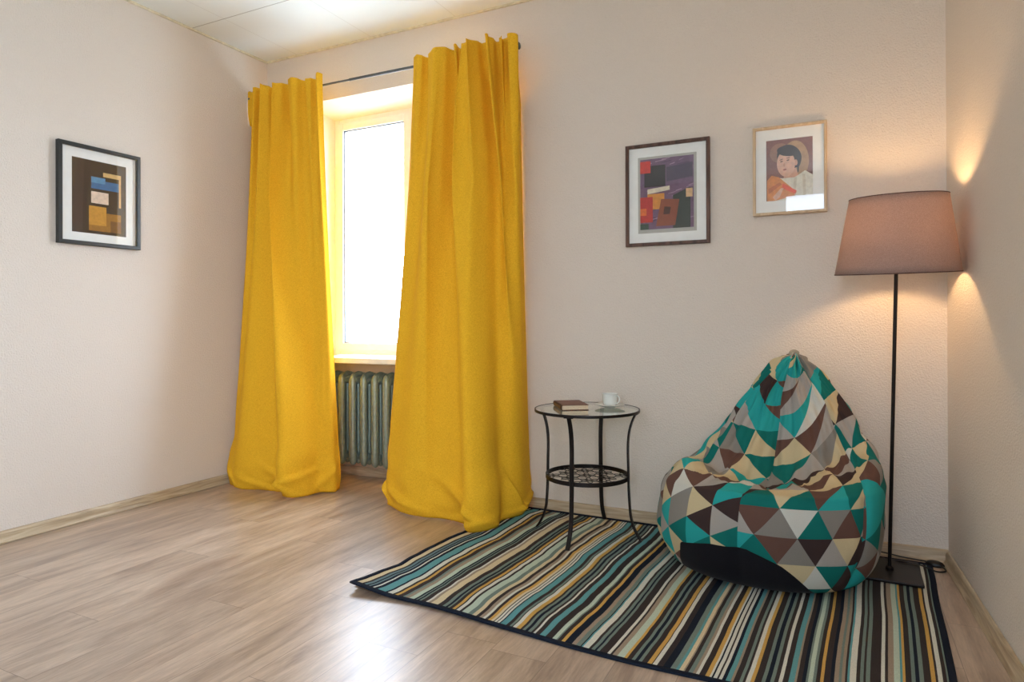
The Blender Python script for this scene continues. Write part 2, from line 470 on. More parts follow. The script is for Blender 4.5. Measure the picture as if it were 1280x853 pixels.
# ------------------------------------------------------------------ curtains
FA = 1.8
def curtain(label, top, bot, folds, ztop, hem, seed, tops, tucks):
    """top/bot: poly-paths (x,y); folds: list of (centre[4], width[4], depth[4]) at v = 0,.3,.65,1; depth>0 comes forward"""
    NU, NV = 170, 190
    topc = catmull([(x, y, 0) for x, y in top], 24); botc = catmull([(x, y, 0) for x, y in bot], 24)
    def at(path, u):
        f = u * (len(path) - 1); i = min(int(f), len(path) - 2); return path[i].lerp(path[i + 1], f - i)
    vk = (0, .3, .65, 1)
    retr = .13 if topc[-1].y > 3.22 else 0
    if not retr:        # the left panel starts with a short return to the wall
        pad = (.2, .18, .16, .143)
        folds = [(tuple(p_ + (1 - p_) * x for p_, x in zip(pad, c)), tuple(x if isinstance(x, str) else .84 * x for x in wd), dp) for c, wd, dp in folds]
        tucks = [(.143 + .857 * a[0],) + a[1:] for a in tucks]
    verts = []; 
    for j in range(NV + 1):
        v = j / NV
        w = v ** 1.3
        for i in range(NU + 1):
            u = i / NU
            a, b = at(topc, u), at(botc, u)
            a2, b2 = at(topc, min(u + .01, 1)), at(botc, min(u + .01, 1)); a1, b1 = at(topc, max(u - .01, 0)), at(botc, max(u - .01, 0))
            p = a.lerp(b, w); t = (a2.lerp(b2, w) - a1.lerp(b1, w)).normalized()
            n = Vector((t.y, -t.x, 0))
            if n.y > 0: n = -n
            d = 0; sx = 0
            for c, wd, dp in folds:
                side = 0
                if isinstance(wd[0], str): side = 1 if wd[0] == 'r' else -1; wd = wd[1:]
                cc, ww, dd = interp(v, vk, c), interp(v, vk, wd), interp(v, vk, dp)
                q = (u - cc) / ww
                if side and q * side < 0: q *= 5.5
                g = math.exp(-q * q) * FA
                d += dd * g; sx += -dd * q * g * .55       # fold leans, so the shoulders gather
            e = sm(min(u, 1 - u) / .03)
            d *= .35 + .65 * e
            # soft wobble
            d += .006 * noise.noise(Vector((u * 5 + seed, v * 1.5, seed))) + .002 * noise.noise(Vector((u * 12, v * 5, seed + 3)))
            z = ztop + tops(u) * (1 - sm(v / .03)) 
            zb = 0.004
            z = z + (zb - z) * v
            # rod pocket: cloth pinched where the rod passes
            # puddle: slack cloth buckles sideways above the floor
            k = sm((v - .90) / .10)
            if v > .8:
                kk = sm((v - .80) / .15)
                cr = noise.noise(Vector((u * 3.2 + seed, v * 17 + u * 4, seed * 2)))
                cr2 = noise.noise(Vector((u * 9 + seed, v * 26 - u * 6, seed * 2 + 5)))
                d += kk * (.020 * cr + .008 * cr2)
                bl = math.sin(min(1, max(0, (v - .885) / .115)) * PI)
                d += bl * (.010 + .016 * noise.noise(Vector((u * 6, 2.2, seed))))
                for tu, tv, sl, L_, am in tucks:
                    a_ = (u - tu) * sl[0] + (v - tv) * sl[1] * 3; b_ = -(u - tu) * sl[1] + (v - tv) * sl[0] * 3
                    q = b_ / .035
                    if q < 0: q *= 4
                    d += 1.0 * am * math.exp(-q * q - (a_ / L_) ** 2)
                if v > .965: d -= .012 * sm((v - .965) / .035)
            fd = Vector(t) * (sx * (1 - .3 * v))
            q = p + n * d + fd
            if v < .08: q.y = min(q.y, 3.193 + (v - .05) * .5 * (v > .05) + .08 * sm((u - .93) / .07) * (topc[-1].y > 3.22))
            q.z = max(z, .004) + hem(u) * sm((v - .93) / .07)
            kr = sm((u - .93) / .07) * sm((v - .06) / .06); q.y += retr * kr; q.x -= (.050 - .02 * v) * kr * (retr > 0)
            q.y = min(q.y, 3.362 if z > .075 else 3.338)
            if q.x < XL + .006: q.x = XL + .006 + (q.x - XL) * .05
            if v > .93 and q.x < XL + .026: q.x = XL + .026
            verts.append(q)
    faces = [(j * (NU + 1) + i, j * (NU + 1) + i + 1, (j + 1) * (NU + 1) + i + 1, (j + 1) * (NU + 1) + i) for j in range(NV) for i in range(NU)]
    o = mesh_obj('curtain', verts, faces, M['curtain'], smooth=True)
    m = o.modifiers.new('thick', 'SOLIDIFY'); m.thickness = .0028; m.offset = 0
    tag(o, label, 'curtain', None)
    return o

# left panel
curtain('mustard yellow curtain in the left corner of the room, left of the window',
        [(-3.553, 3.27), (-3.485, 3.165), (-3.35, 3.15), (-3.165, 3.15), (-2.965, 3.15), (-2.872, 3.16)],
        [(-3.553, 3.22), (-3.525, 3.055), (-3.41, 3.015), (-3.22, 3.0), (-3.02, 2.99), (-2.87, 3.02), (-2.80, 3.09), (-2.755, 3.19)],
        [((.10, .08, .05, .04), (.035, .05, .06, .07), (.012, .008, .006, .004)),
         ((.17, .15, .13, .12), (.022, .03, .05, .06), (-.04, -.02, -.008, 0)),
         ((.25, .26, .24, .22), (.04, .09, .14, .18), (.022, .028, .035, .04)),
         ((.345, .42, .47, .50), (.018, .03, .04, .05), (-.05, -.02, -.012, -.008)),
         ((.355, .44, .49, .53), ('r', .06, .12, .16, .20), (.0, .040, .048, .040)),
         ((.405, .49, .56, .60), (.028, .05, .08, .10), (.026, .032, .030, .03)),
         ((.485, .56, .64, .70), (.016, .03, .07, .10), (-.035, -.012, -.006, 0)),
         ((.58, .64, .70, .74), (.05, .07, .1, .1), (.014, .010, .006, .0)),
         ((.655, .70, .74, .78), (.016, .04, .07, .08), (-.03, -.016, -.014, -.012)),
         ((.80, .82, .84, .86), (.022, .05, .07, .08), (-.026, -.008, .0, .012)),
         ((.90, .90, .91, .92), (.06, .06, .06, .05), (.012, .012, .012, .012))],
        2.575, lambda u: .0 + .028 * math.exp(-((u - .02) / .05) ** 2) + .004 * math.sin(u * 17) ** 2, 1.3,
        lambda u: .010 * math.sin(u * 21 + .5) + .012,
        [(.52, .965, (.8, .6), .10, .035), (.62, .955, (.95, -.3), .14, .03), (.36, .985, (.9, .4), .12, .02), (.85, .96, (.7, -.7), .1, .02), (.12, .97, (.6, .8), .08, .02)])
# right panel
curtain('tall mustard yellow curtain right of the window, standing partly on the striped rug',
        [(-2.188, 3.16), (-2.08, 3.15), (-1.88, 3.145), (-1.68, 3.145), (-1.59, 3.16), (-1.553, 3.235)],
        [(-2.325, 3.09), (-2.27, 3.04), (-2.12, 2.995), (-1.92, 2.975), (-1.72, 2.965), (-1.60, 2.99), (-1.56, 3.07), (-1.54, 3.27)],
        [((.09, .10, .10, .10), (.05, .08, .12, .14), (.006, .012, .014, .012)),
         ((.17, .20, .20, .20), (.015, .04, .07, .09), (-.022, -.012, -.010, -.010)),
         ((.27, .30, .30, .30), (.05, .09, .13, .16), (.020, .022, .026, .030)),
         ((.36, .40, .42, .42), (.016, .03, .06, .09), (-.032, -.030, -.014, -.006)),
         ((.405, .46, .46, .46), (.018, .03, .05, .07), (.030, .010, .006, .0)),
         ((.42, .42, .51, .60), (.012, .02, .03, .04), (-.04, -.02, -.012, -.006)),
         ((.43, .44, .525, .615), ('r', .05, .10, .16, .20), (.02, .045, .055, .055)),
         ((.30, .31, .36, .40), ('l', .10, .12, .14, .16), (.0, .026, .020, .008)),
         ((.49, .565, .62, .66), (.018, .05, .10, .14), (.034, .038, .042, .046)),
         ((.545, .68, .78, .84), (.015, .035, .06, .08), (-.045, -.030, -.030, -.026)),
         ((.60, .74, .84, .90), (.018, .04, .06, .06), (.032, .022, .018, .016)),
         ((.66, .80, .88, .93), (.015, .04, .05, .05), (-.038, -.018, -.006, .0)),
         ((.735, .85, .9, .95), (.016, .04, .06, .06), (.006, .006, .006, .0)),
         ((.765, .82, .88, .92), (.014, .03, .05, .05), (-.034, -.012, .0, .0)),
         ((.88, .90, .93, .95), (.08, .09, .08, .07), (.022, .018, .014, .010))],
        2.560, lambda u: .004 * math.sin(u * 15) ** 2 + .009 * sm((u - .55) / .2), 8.1,
        lambda u: .008 * math.sin(u * 25) + .010 + .012 * u,
        [(.06, .965, (.7, .7), .07, .03), (.28, .972, (.95, .3), .11, .032), (.58, .95, (.8, .6), .16, .035), (.62, .985, (.95, -.2), .12, .026), (.88, .95, (.3, .95), .12, .04), (.93, .975, (.9, -.4), .08, .03)])

# ------------------------------------------------------------------ rug
RC = {'n': (26, 33, 47), 'd': (58, 51, 50), 's': (118, 134, 126), 'q': (98, 156, 160), 'w': (214, 214, 202), 'g': (204, 162, 88),
      't': (158, 142, 124), 'c': (216, 200, 164), 'm': (188, 204, 186), 'b': (104, 128, 134)}
STR = "2s 12c 42d 53b 66n 73b 82n 94w 102n 117q 152n 162w 184d 195g 208d 229s 240t 257m 278n 287s 293n 301s 309d 329w 339t 351c 381d 402s 416n 426s 433d 447g 460n 466w 481d 492m 519s 538c 555d 570t 585w 596d 609g 622c 633n 637w 646n 650w 659n 664q 688d 702s 711d 715w 729g 745d 754s 764n 775s 787d 796w 804d 821q 843d 869m 884s 889d 903g 915n 940t 955s 970n 974q 979w 999d 1008s 1019n 1026s 1035d 1061w 1071d 1078t 1093m 1115g 1124d 1139s 1149n 1160s 1170d 1187g 1200d 1203w 1216d 1234n 1256s 1272q 1281c 1293t 1297d 1308s 1320t 1329w 1338d 1355g 1367w 1373n 1378w 1388d 1393w 1402n 1412q 1425t 1432d 1447s 1456d 1463w 1475g 1485d 1503s 1513n 1525s 1535d 1546w 1556d 1571q 1586t 1592d 1605n 1615s 1621m 1633s 1641d 1652g 1661d 1678n 1688t 1700s 1707t 1716d 1722q 1728w 1745d 1755s 1764d 1770s 1781d 1809w 1819d 1827t 1842m 1858q 1864g 1871d 1886s 1896n 1906s 1917d 1935g 1946d 1952w 1964d 1974s 1981n"
def cloth_mat(name, c):
    t = NT(name); n = t.noise(t.coords(), 420, 2)
    c0 = lin(c); b = t.bsdf(t.ramp(n, [(.3, tuple(x * .8 for x in c0[:3]) + (1,)), (.7, tuple(x * 1.12 for x in c0[:3]) + (1,))]), .9, 0, .15)
    t.bump(b, n, .35, .002); return t.m
def rug():
    W = 1.996
    FL, FR, BR, BL = Vector((-1.707, 2.028, 0)), Vector((.286, 1.945, 0)), Vector((.352, 3.298, 0)), Vector((-1.632, 3.338, 0))
    def P(u, v, dz=0):          # u in metres across, v 0..1 front to back
        a = u / W
        p = FL.lerp(FR, a).lerp(BL.lerp(BR, a), v)
        ripple = .5 + .5 * noise.noise(Vector((a * 3.1, v * 4.2, 1.7)))
        amp = 1 - .75 * sm((a - .35) / .4)
        z = .0045 + amp * (.010 * ripple ** 2 * sm(v / .12) * sm((1 - v) / .1) + .006 * max(0, math.sin(v * 15 + a * 7)) * sm(v / .15) * sm((1 - v) / .1))
        p.x += amp * (.007 * math.sin(v * 13 + a * 9) + .006 * noise.noise(Vector((a * 6, v * 6, 4))))
        p.x += amp * .0022 * noise.noise(Vector((a * 14, v * 26, 11))); z += amp * .003 * noise.noise(Vector((a * 12, v * 20, 5))) * sm(v / .05) * sm((1 - v) / .05)
        p.y += .012 * math.sin(a * 9) * (1 - v) + .006 * noise.noise(Vector((a * 8, v * 2, 9)))
        cl = math.exp(-((a) / .07) ** 2 - (v / .14) ** 2); z += .022 * cl       # raised near corner
        z += .006 * (1 - sm(v / .06)) * sm((.5 - a) / .3)
        return Vector((p.x, p.y, z + dz))
    st = []
    import re
    for a, c in re.findall(r'(\d+)([a-z])', STR): st.append((int(a) / 1000, c))
    keys = list(RC); mats = [cloth_mat('rug_' + {'n': 'navy', 'd': 'charcoal', 's': 'sage', 'q': 'turquoise', 'w': 'white', 'g': 'gold', 't': 'taupe', 'c': 'cream', 'm': 'mint', 'b': 'slate'}[k] + '_yarn', RC[k]) for k in keys]
    bd = .014
    us = [bd]; cs = []
    for i, (a, c) in enumerate(st):
        e = st[i + 1][0] if i + 1 < len(st) else W - bd
        a = max(a, bd)
        if e <= a + 1e-6: continue
        nseg = max(1, int((e - a) / .012))
        for k in range(nseg):
            us.append(a + (e - a) * (k + 1) / nseg); cs.append(keys.index(c))
    NV = 90
    v0, v1 = .010, .991
    verts = []; faces = []; fm = []
    n = len(us)
    for j in range(NV + 1):
        for u in us: verts.append(P(u, v0 + (v1 - v0) * j / NV))
    for j in range(NV):
        for i in range(n - 1):
            faces.append((j * n + i, j * n + i + 1, (j + 1) * n + i + 1, (j + 1) * n + i)); fm.append(cs[i])
    root = empty('striped_rug', (0, 0, 0))
    tag(root, 'flat-woven striped rug in navy, turquoise, white and gold on the laminate floor', 'rug')
    o = mesh_obj('weave', verts, faces, mats=mats, fm=fm, smooth=True, parent=root)
    mats_top = o
    m = o.modifiers.new('thick', 'SOLIDIFY'); m.thickness = .003; m.offset = -1
    # navy binding all round
    bm = bmesh.new(); path = []
    N = 120
    for i in range(N): path.append(P(bd / 2 + (W - bd) * i / N, 0))
    for i in range(N // 2): path.append(P(W - bd / 2, i / (N // 2)))
    for i in range(N): path.append(P(W - bd / 2 - (W - bd) * i / N, 1))
    for i in range(N // 2): path.append(P(bd / 2, 1 - i / (N // 2)))
    sweep(bm, [p + Vector((0, 0, -.0008)) for p in path], 0, closed=True, sect=(.0105, .0042), up=(0, 0, 1))
    bm_obj('binding', bm, mats[keys.index('n')], root, smooth=True)
    # tan backing, seen under the lifted near corner
    verts = []; faces = []
    for j in range(31):
        for i in range(61): verts.append(P(.004 + (W - .008) * i / 60, .006 + .988 * j / 30, 0) * 1)
    for p in verts: p.z = .0006 + .35 * max(0, p.z - .006)
    for j in range(30):
        for i in range(60): faces.append((j * 61 + i, j * 61 + i + 1, (j + 1) * 61 + i + 1, (j + 1) * 61 + i))
    mesh_obj('backing', verts, faces, M['rugback'], root)
rug()

# ------------------------------------------------------------------ glass side table
TZ, TR, TC = .618, .252, (-1.098, 3.044)
def table():
    root = empty('side_table', (TC[0], TC[1], 0), R(-4))
    tag(root, 'round glass side table with curved black metal legs and lattice shelf, standing on the rug', 'table')
    bm = bmesh.new(); lathe(bm, [(0, TZ - .007), (TR - .003, TZ - .007), (TR - .001, TZ - .005), (TR - .001, TZ - .002), (TR - .003, TZ), (0, TZ)], 72)
    bm_obj('glass_top', bm, M['tableglass'], root, smooth=True, sharp=30)
    bm = bmesh.new(); lathe(bm, [(TR - .004, TZ - .012), (TR + .003, TZ - .012), (TR + .004, TZ - .006), (TR + .003, TZ + .0012), (TR, TZ + .0012), (TR, TZ - .0085), (TR - .004, TZ - .0085)], 72, closed=True)
    bm_obj('rim', bm, M['black'], root, smooth=True, sharp=30)
    base = [(.268, .010), (.252, .032), (.232, .07), (.218, .12), (.212, .18), (.208, .26), (.207, .34), (.205, .42), (.206, .47), (.212, .52), (.224, .565), (.243, TZ - .010)]
    for k in range(4):
        a = R(4) + k * PI / 2
        pts = [Vector((r * math.cos(a), r * math.sin(a), z)) for r, z in base]
        bm = bmesh.new()
        path = catmull(pts, 6)
        side = (-math.sin(a), math.cos(a), 0)
        # flat bar: wide across, thin towards the centre
        rings = []
        for i, p in enumerate(path):
            t = (path[min(i + 1, len(path) - 1)] - path[max(i - 1, 0)]).normalized(); s = Vector(side); b = t.cross(s)
            w, h = .0105, .004
            rings.append([bm.verts.new(p + s * x + b * y) for x, y in ((-w, -h * .4), (-w * .85, -h), (w * .85, -h), (w, -h * .4), (w, h * .4), (w * .85, h), (-w * .85, h), (-w, h * .4))])
        for A, B in zip(rings, rings[1:]):
            for q in range(8): bm.faces.new([A[q], A[(q + 1) % 8], B[(q + 1) % 8], B[q]])
        bm.faces.new(rings[0]); bm.faces.new(rings[-1][::-1])
        leg = bm_obj('leg', bm, M['black'], root, smooth=True, sharp=50)
        bm = bmesh.new(); M4 = Matrix.Rotation(a, 4, 'Z')
        box(bm, .236, .252, -.022, .022, TZ - .016, TZ - .0115, .001, M=M4)
        bm_obj('mounting_plate', bm, M['black'], leg)
    SR = .202; z0, z1 = .283, .303
    bm = bmesh.new(); lathe(bm, [(SR - .004, z0), (SR, z0), (SR, z1), (SR - .004, z1)], 64, closed=True)
    bm_obj('shelf_ring', bm, M['black'], root, smooth=True, sharp=30)
    # lattice of wire flowers
    bm = bmesh.new(); zc = .292; rw = .0017
    g = .0675
    for i in range(-4, 5):
        for j in range(-4, 5):
            cx, cy = (i + j * .5) * g * 1.5, j * g * 1.5 * .866
            if math.hypot(cx, cy) > SR - .01: continue
            for k in range(6):
                a = k * PI / 3
                p = []
                for s_ in range(9):
                    f = s_ / 8; r = .012 + f * (g * .75 - .012); off = math.sin(f * PI) * .013
                    p.append(Vector((cx + r * math.cos(a) - off * math.sin(a), cy + r * math.sin(a) + off * math.cos(a), zc)))
                p2 = [Vector((2 * (cx + (q - Vector((cx, cy, zc))).dot(Vector((math.cos(a), math.sin(a), 0))) * math.cos(a)) - q.x, 2 * (cy + (q - Vector((cx, cy, zc))).dot(Vector((math.cos(a), math.sin(a), 0))) * math.sin(a)) - q.y, zc)) for q in p]
                for path in (p, p2):
                    path = [q for q in path if math.hypot(q.x, q.y) < SR - .002]
                    if len(path) > 2: sweep(bm, path, rw, 5)
            ring = [Vector((cx + .012 * math.cos(t * PI / 4), cy + .012 * math.sin(t * PI / 4), zc)) for t in range(8)]
            if math.hypot(cx, cy) < SR - .02: sweep(bm, ring, rw, 5, closed=True)
    bm_obj('shelf_lattice', bm, M['black'], root, smooth=True)
table()

def book():
    root = empty('book', (-1.178, 3.038, TZ + .001), R(34))
    tag(root, 'small brown hardback book lying on the glass side table', 'book')
    # length along local x .13, depth .19
    w, d, h = .130, .195, .025
    bm = bmesh.new()
    box(bm, -w / 2, w / 2, -d / 2, d / 2, 0, .0028, .0008); box(bm, -w / 2, w / 2, -d / 2, d / 2, h - .0028, h, .0008)
    bm_obj('cover', bm, M['bookcover'], root)
    bm = bmesh.new(); pr = []
    n = 8
    A = []; B = []
    for i in range(n + 1):
        a = -PI / 2 + PI * i / n
        A.append((-w / 2 - .006 * math.cos(a) + .001, h / 2 + (h / 2) * math.sin(a)))
    for (x, z) in A: pr.append((x, z))
    inner = [(x + .003, z) for x, z in A[::-1]]
    loop = pr + inner
    v1_ = [bm.verts.new((x, -d / 2, z)) for x, z in loop]; v2_ = [bm.verts.new((x, d / 2, z)) for x, z in loop]
    for i in range(len(loop)): bm.faces.new([v1_[i], v1_[(i + 1) % len(loop)], v2_[(i + 1) % len(loop)], v2_[i]])
    bm.faces.new(v1_[::-1]); bm.faces.new(v2_)
    sp = bm_obj('spine', bm, M['bookspine'], root, smooth=True, sharp=50)
    bm = bmesh.new()
    for y in (-.07, -.05, -.03, -.01, .01, .03, .05, .07):
        box(bm, -w / 2 - .0062, -w / 2 - .0045, y - .0045, y + .0045, .006, h - .006, .0004)
    bm_obj('spine_tooling', bm, M['brass'], sp)
    bm = bmesh.new(); box(bm, -w / 2 + .001, w / 2 - .003, -d / 2 + .003, d / 2 - .003, .0028, h - .0028)
    bm_obj('pages', bm, M['paper'], root)
book()

def cup():
    cx, cy = -1.008, 3.128
    s = empty('saucer', (cx, cy, TZ + .001))
    tag(s, 'white porcelain saucer under the coffee cup on the glass table', 'saucer')
    s2 = mesh = bmesh.new(); lathe(mesh, [(0, .001), (.024, .001), (.026, .0), (.028, .002), (.05, .007), (.072, .015), (.0735, .0165), (.072, .0175), (.05, .0095), (.028, .005), (.022, .0055), (0, .0055)], 56)
    bm_obj('plate', mesh, M['porcelain'], s, smooth=True, sharp=60)
    c = empty('coffee_cup', (cx, cy, TZ + .0065))
    tag(c, 'white porcelain coffee cup with a ring handle, standing on the saucer', 'cup')
    bm = bmesh.new(); lathe(bm, [(0, .003), (.018, .003), (.019, 0), (.021, .0), (.0225, .003), (.031, .008), (.0345, .018), (.0355, .035), (.0365, .056), (.0395, .0625), (.0385, .063), (.0350, .056), (.0335, .035), (.0325, .018), (.028, .010), (0, .008)], 56)
    bm_obj('bowl', bm, M['porcelain'], c, smooth=True, sharp=60)
    bm = bmesh.new()
    pts = [(.034, 0, .050), (.043, 0, .055), (.054, 0, .050), (.058, 0, .038), (.053, 0, .025), (.043, 0, .018), (.033, 0, .017)]
    sweep(bm, catmull([(Matrix.Rotation(R(-20), 3, 'Z') @ Vector(p)) for p in pts], 6), .0026, 8)
    bm_obj('handle', bm, M['porcelain'], c, smooth=True)
cup()

# ------------------------------------------------------------------ bean bag
BAGC = {'T': (0, 112, 104), 'Q': (36, 164, 160), 'K': (62, 46, 44), 'B': (104, 74, 64), 'L': (172, 166, 158), 'G': (140, 135, 127), 'C': (208, 190, 150), 'W': (212, 212, 202)}
def bag_mat():
    t = NT('triangle_print_cotton')
    uv = t.n('ShaderNodeUVMap', uv_map='pattern'); sep = t.n('ShaderNodeSeparateXYZ'); t.l(uv.outputs[0], sep.inputs[0])
    Lx, Hy = .120, .104
    u = t.math('DIVIDE', t.math('SUBTRACT', sep.outputs[0], .105), Lx)
    y = t.math('DIVIDE', t.math('SUBTRACT', -.037, sep.outputs[1]), Hy)
    a = t.math('ADD', u, t.math('MULTIPLY', y, .5))
    ai, yi = t.math('FLOOR', a), t.math('FLOOR', y)
    fa, fy = t.math('SUBTRACT', a, ai), t.math('SUBTRACT', y, yi)
    up = t.math('GREATER_THAN', fa, fy)
    idx = t.math('ADD', t.math('MULTIPLY', ai, 2), up)
    cmb = t.n('ShaderNodeCombineXYZ'); t.l(idx, cmb.inputs[0]); t.l(yi, cmb.inputs[1]); cmb.inputs[2].default_value = 4.0
    wn = t.n('ShaderNodeTexWhiteNoise', noise_dimensions='3D'); t.l(cmb.outputs[0], wn.inputs['Vector'])
    od, ol = 'K T B T Q K B T G T B K'.split(), 'L C G Q L W C L G Q C L'.split()
    cd = t.ramp(wn.outputs['Value'], [(i / 12, lin(BAGC[k])) for i, k in enumerate(od)], 'CONSTANT')
    cl = t.ramp(wn.outputs['Value'], [(i / 12, lin(BAGC[k])) for i, k in enumerate(ol)], 'CONSTANT')
    col = t.mix(up, cl, cd)
    rows = {-1: 'TCTBQTCQBLTKGT', 0: 'LBGWTGBTLQKGTW', 1: 'GQTBGKLCKTGBLT', 2: 'TBKGKCWTKQGTBK'}
    # row strings start at idx -2 (row 1 and 2: -2 as well)
    f = t.math('DIVIDE', t.math('ADD', idx, 2.5), 14)
    inr = t.math('MULTIPLY', t.math('GREATER_THAN', idx, -2.5), t.math('LESS_THAN', idx, 11.5))
    for r, sstr in rows.items():
        rc = t.ramp(f, [(i / 14, lin(BAGC[k])) for i, k in enumerate(sstr)], 'CONSTANT')
        sel = t.math('LESS_THAN', t.math('ABSOLUTE', t.math('SUBTRACT', yi, r)), .5)
        col = t.mix(t.math('MULTIPLY', sel, inr), col, rc)
    wv = t.noise(t.coords(), 600, 2)
    col = t.mix(t.math('MULTIPLY', wv, .25), col, (.03, .03, .03, 1))
    b = t.bsdf(col, .85, 0, .2)
    n2 = t.noise(t.coords((1, 1, .6)), 14, 3)
    t.bump(b, t.math('ADD', n2, t.math('MULTIPLY', wv, .04)), .25, .02)
    return t.m
M['bag'] = bag_mat()

BROWS = [(-.30, -.24, 2.93, 2.99, 0, 0, 0, 0),
 (-.58, .03, 2.71, 3.20, 0, 0, 0, 0),
 (-.655, .09, 2.655, 3.26, .03, .03, .03, .03),
 (-.70, .138, 2.625, 3.30, .10, .10, .10, .10),
 (-.720, .160, 2.608, 3.32, .185, .19, .185, .19),
 (-.718, .168, 2.608, 3.325, .27, .29, .285, .30),
 (-.700, .165, 2.632, 3.325, .335, .37, .362, .38),
 (-.655, .152, 2.69, 3.32, .385, .43, .388, .45),
 (-.595, .128, 2.79, 3.31, .43, .50, .378, .52),
 (-.540, .095, 2.89, 3.30, .485, .56, .362, .58),
 (-.480, .058, 2.962, 3.29, .55, .62, .41, .64),
 (-.430, .02, 3.005, 3.275, .62, .69, .50, .70),
 (-.378, -.022, 3.035, 3.25, .69, .75, .60, .76),
 (-.330, -.070, 3.06, 3.22, .765, .81, .70, .82),
 (-.268, -.110, 3.08, 3.19, .825, .855, .79, .862),
 (-.218, -.138, 3.10, 3.16, .868, .880, .855, .882),
 (-.180, -.156, 3.115, 3.14, .888, .892, .885, .892)]
def bag():
    NR = len(BROWS) - 1
    def row(s):
        s = max(0, min(NR - 1e-6, s)); i = int(s); f = s - i
        r0, r1, r2, r3 = BROWS[max(i - 1, 0)], BROWS[i], BROWS[i + 1], BROWS[min(i + 2, NR)]
        if i == 1: r0 = r1
        if i == 0: r0, r3 = r1, r2
        return [.5 * ((2 * b) + (c - a) * f + (2 * a - 5 * b + 4 * c - d) * f * f + (3 * b - a - 3 * c + d) * f ** 3) for a, b, c, d in zip(r0, r1, r2, r3)]
    def base(th, s):
        xl, xr_, yf, yb, zl, zr, zf, zb = row(s)
        cx, cy = (xl + xr_) / 2, (yf * .5 + yb * .5)
        c, sn = math.cos(th), math.sin(th)
        e = .90
        ex = math.copysign(abs(c) ** e, c) * (xr_ - xl) / 2; ey = math.copysign(abs(sn) ** e, sn) * (yb - yf) / 2
        wz = [max(-c, 0) ** 2, max(c, 0) ** 2, max(-sn, 0) ** 2, max(sn, 0) ** 2]
        z = zl * wz[0] + zr * wz[1] + zf * wz[2] + zb * wz[3]
        return Vector((cx + ex, cy + ey, z))
    seams = [R(-97 + 60 * k) for k in range(6)]
    def disp(th, s):
        p = base(th, s)
        q = base(th + .01, s) - base(th - .01, s); r = base(th, s + .02) - base(th, s - .02)
        n = q.cross(r)
        if n.length < 1e-9: n = Vector((0, 0, 1))
        n.normalize()
        d = 0
        for sa in seams:
            dd = abs((th - sa + PI) % (2 * PI) - PI)
            d -= .010 * math.exp(-(dd / .05) ** 2) * sm((s - 1.5) / 1.5) * (1 - sm((s - 14) / 2))
        up = sm((s - 6.5) / 1.5) * (1 - sm((s - 14.5) / 1.5)); front = max(0, -math.sin(th)) ** .7
        # vertical drapes down the back rest and crumples where seat and back meet
        d += up * .024 * noise.noise(Vector((math.cos(th) * 5 + 3, math.sin(th) * 5, s * .45)))
        d += up * .014 * noise.noise(Vector((math.cos(th) * 11, math.sin(th) * 11 + 4, s * .8)))
        cre = math.exp(-((s - 9) / 1.9) ** 2) * front
        rid = 1 - abs(noise.noise(Vector((math.cos(th) * 6 + 1, s * .9, 7.3)))) * 2
        d += cre * (.022 * noise.noise(Vector((p.x * 11, s * 1.1, 2))) + .012 * rid ** 3)
        # side rolls of the seat
        for ta, sa, w1, w2, amp in ((R(-150), 7.4, .28, .7, .045), (R(-158), 8.7, .3, .5, -.042), (R(-25), 7.2, .3, .8, .022), (R(-28), 8.8, .3, .6, -.022), (R(-93), 9.8, .10, 1.6, -.024), (R(-80), 9.5, .06, 1.2, .018)):
            dt = (th - ta + PI) % (2 * PI) - PI
            d += amp * math.exp(-(dt / w1) ** 2 - ((s - sa) / w2) ** 2)
        low = sm((s - 1.5) / 1.5) * (1 - sm((s - 6) / 2))
        d += low * .010 * noise.noise(Vector((math.cos(th) * 3 + 8, math.sin(th) * 3, s * .7)))
        # crisp welt along the front upper edge of the seat
        d += .006 * math.exp(-((s - 6.25) / .18) ** 2) * front
        p = p + n * d
        if p.y > 3.342: p.y = 3.342
        p.z = max(p.z, 0)
        if s < 1.01: p.z = 0
        return p
    thb = [-180, -147, -138, -130, -110, -93, -80, -68, -58, -48, 180]
    sbb = [1.0, 1.0, 2.2, 3.55, 3.85, 3.9, 3.35, 2.5, 1.7, 1.0, 1.0]
    def sb(deg): return interp(deg, thb, sbb)
    NT_ = 240; NS = 150
    # columns aligned with the seams so that the print breaks exactly there
    ths = [-PI + 2 * PI * k / NT_ for k in range(NT_)]
    for sa in seams:
        a = (sa + PI) % (2 * PI) - PI
        k = min(range(NT_), key=lambda k: abs(ths[k] - a)); ths[k] = a
    seamk = sorted(min(range(NT_), key=lambda k: abs((ths[k] - sa + PI) % (2 * PI) - PI)) for sa in seams)
    root = empty('bean_bag_chair', (-.27, 2.95, .0088))
    off = Vector((.27, -2.95, 0))
    tag(root, 'large bean bag with a teal, brown, grey and cream triangle print, slumped on the rug', 'bean bag')
    # body
    V = []; F = []; UV = {}
    grid = [[None] * NT_ for _ in range(NS + 1)]; sg = [[0] * NT_ for _ in range(NS + 1)]
    for k, th in enumerate(ths):
        s0 = sb(math.degrees(th))
        for j in range(NS + 1):
            s = s0 + (NR - s0) * (j / NS)
            sg[j][k] = s; grid[j][k] = disp(th, s)
    # unwrapping lengths measured on the smooth shape
    vl = [[0] * NT_ for _ in range(NS + 1)]
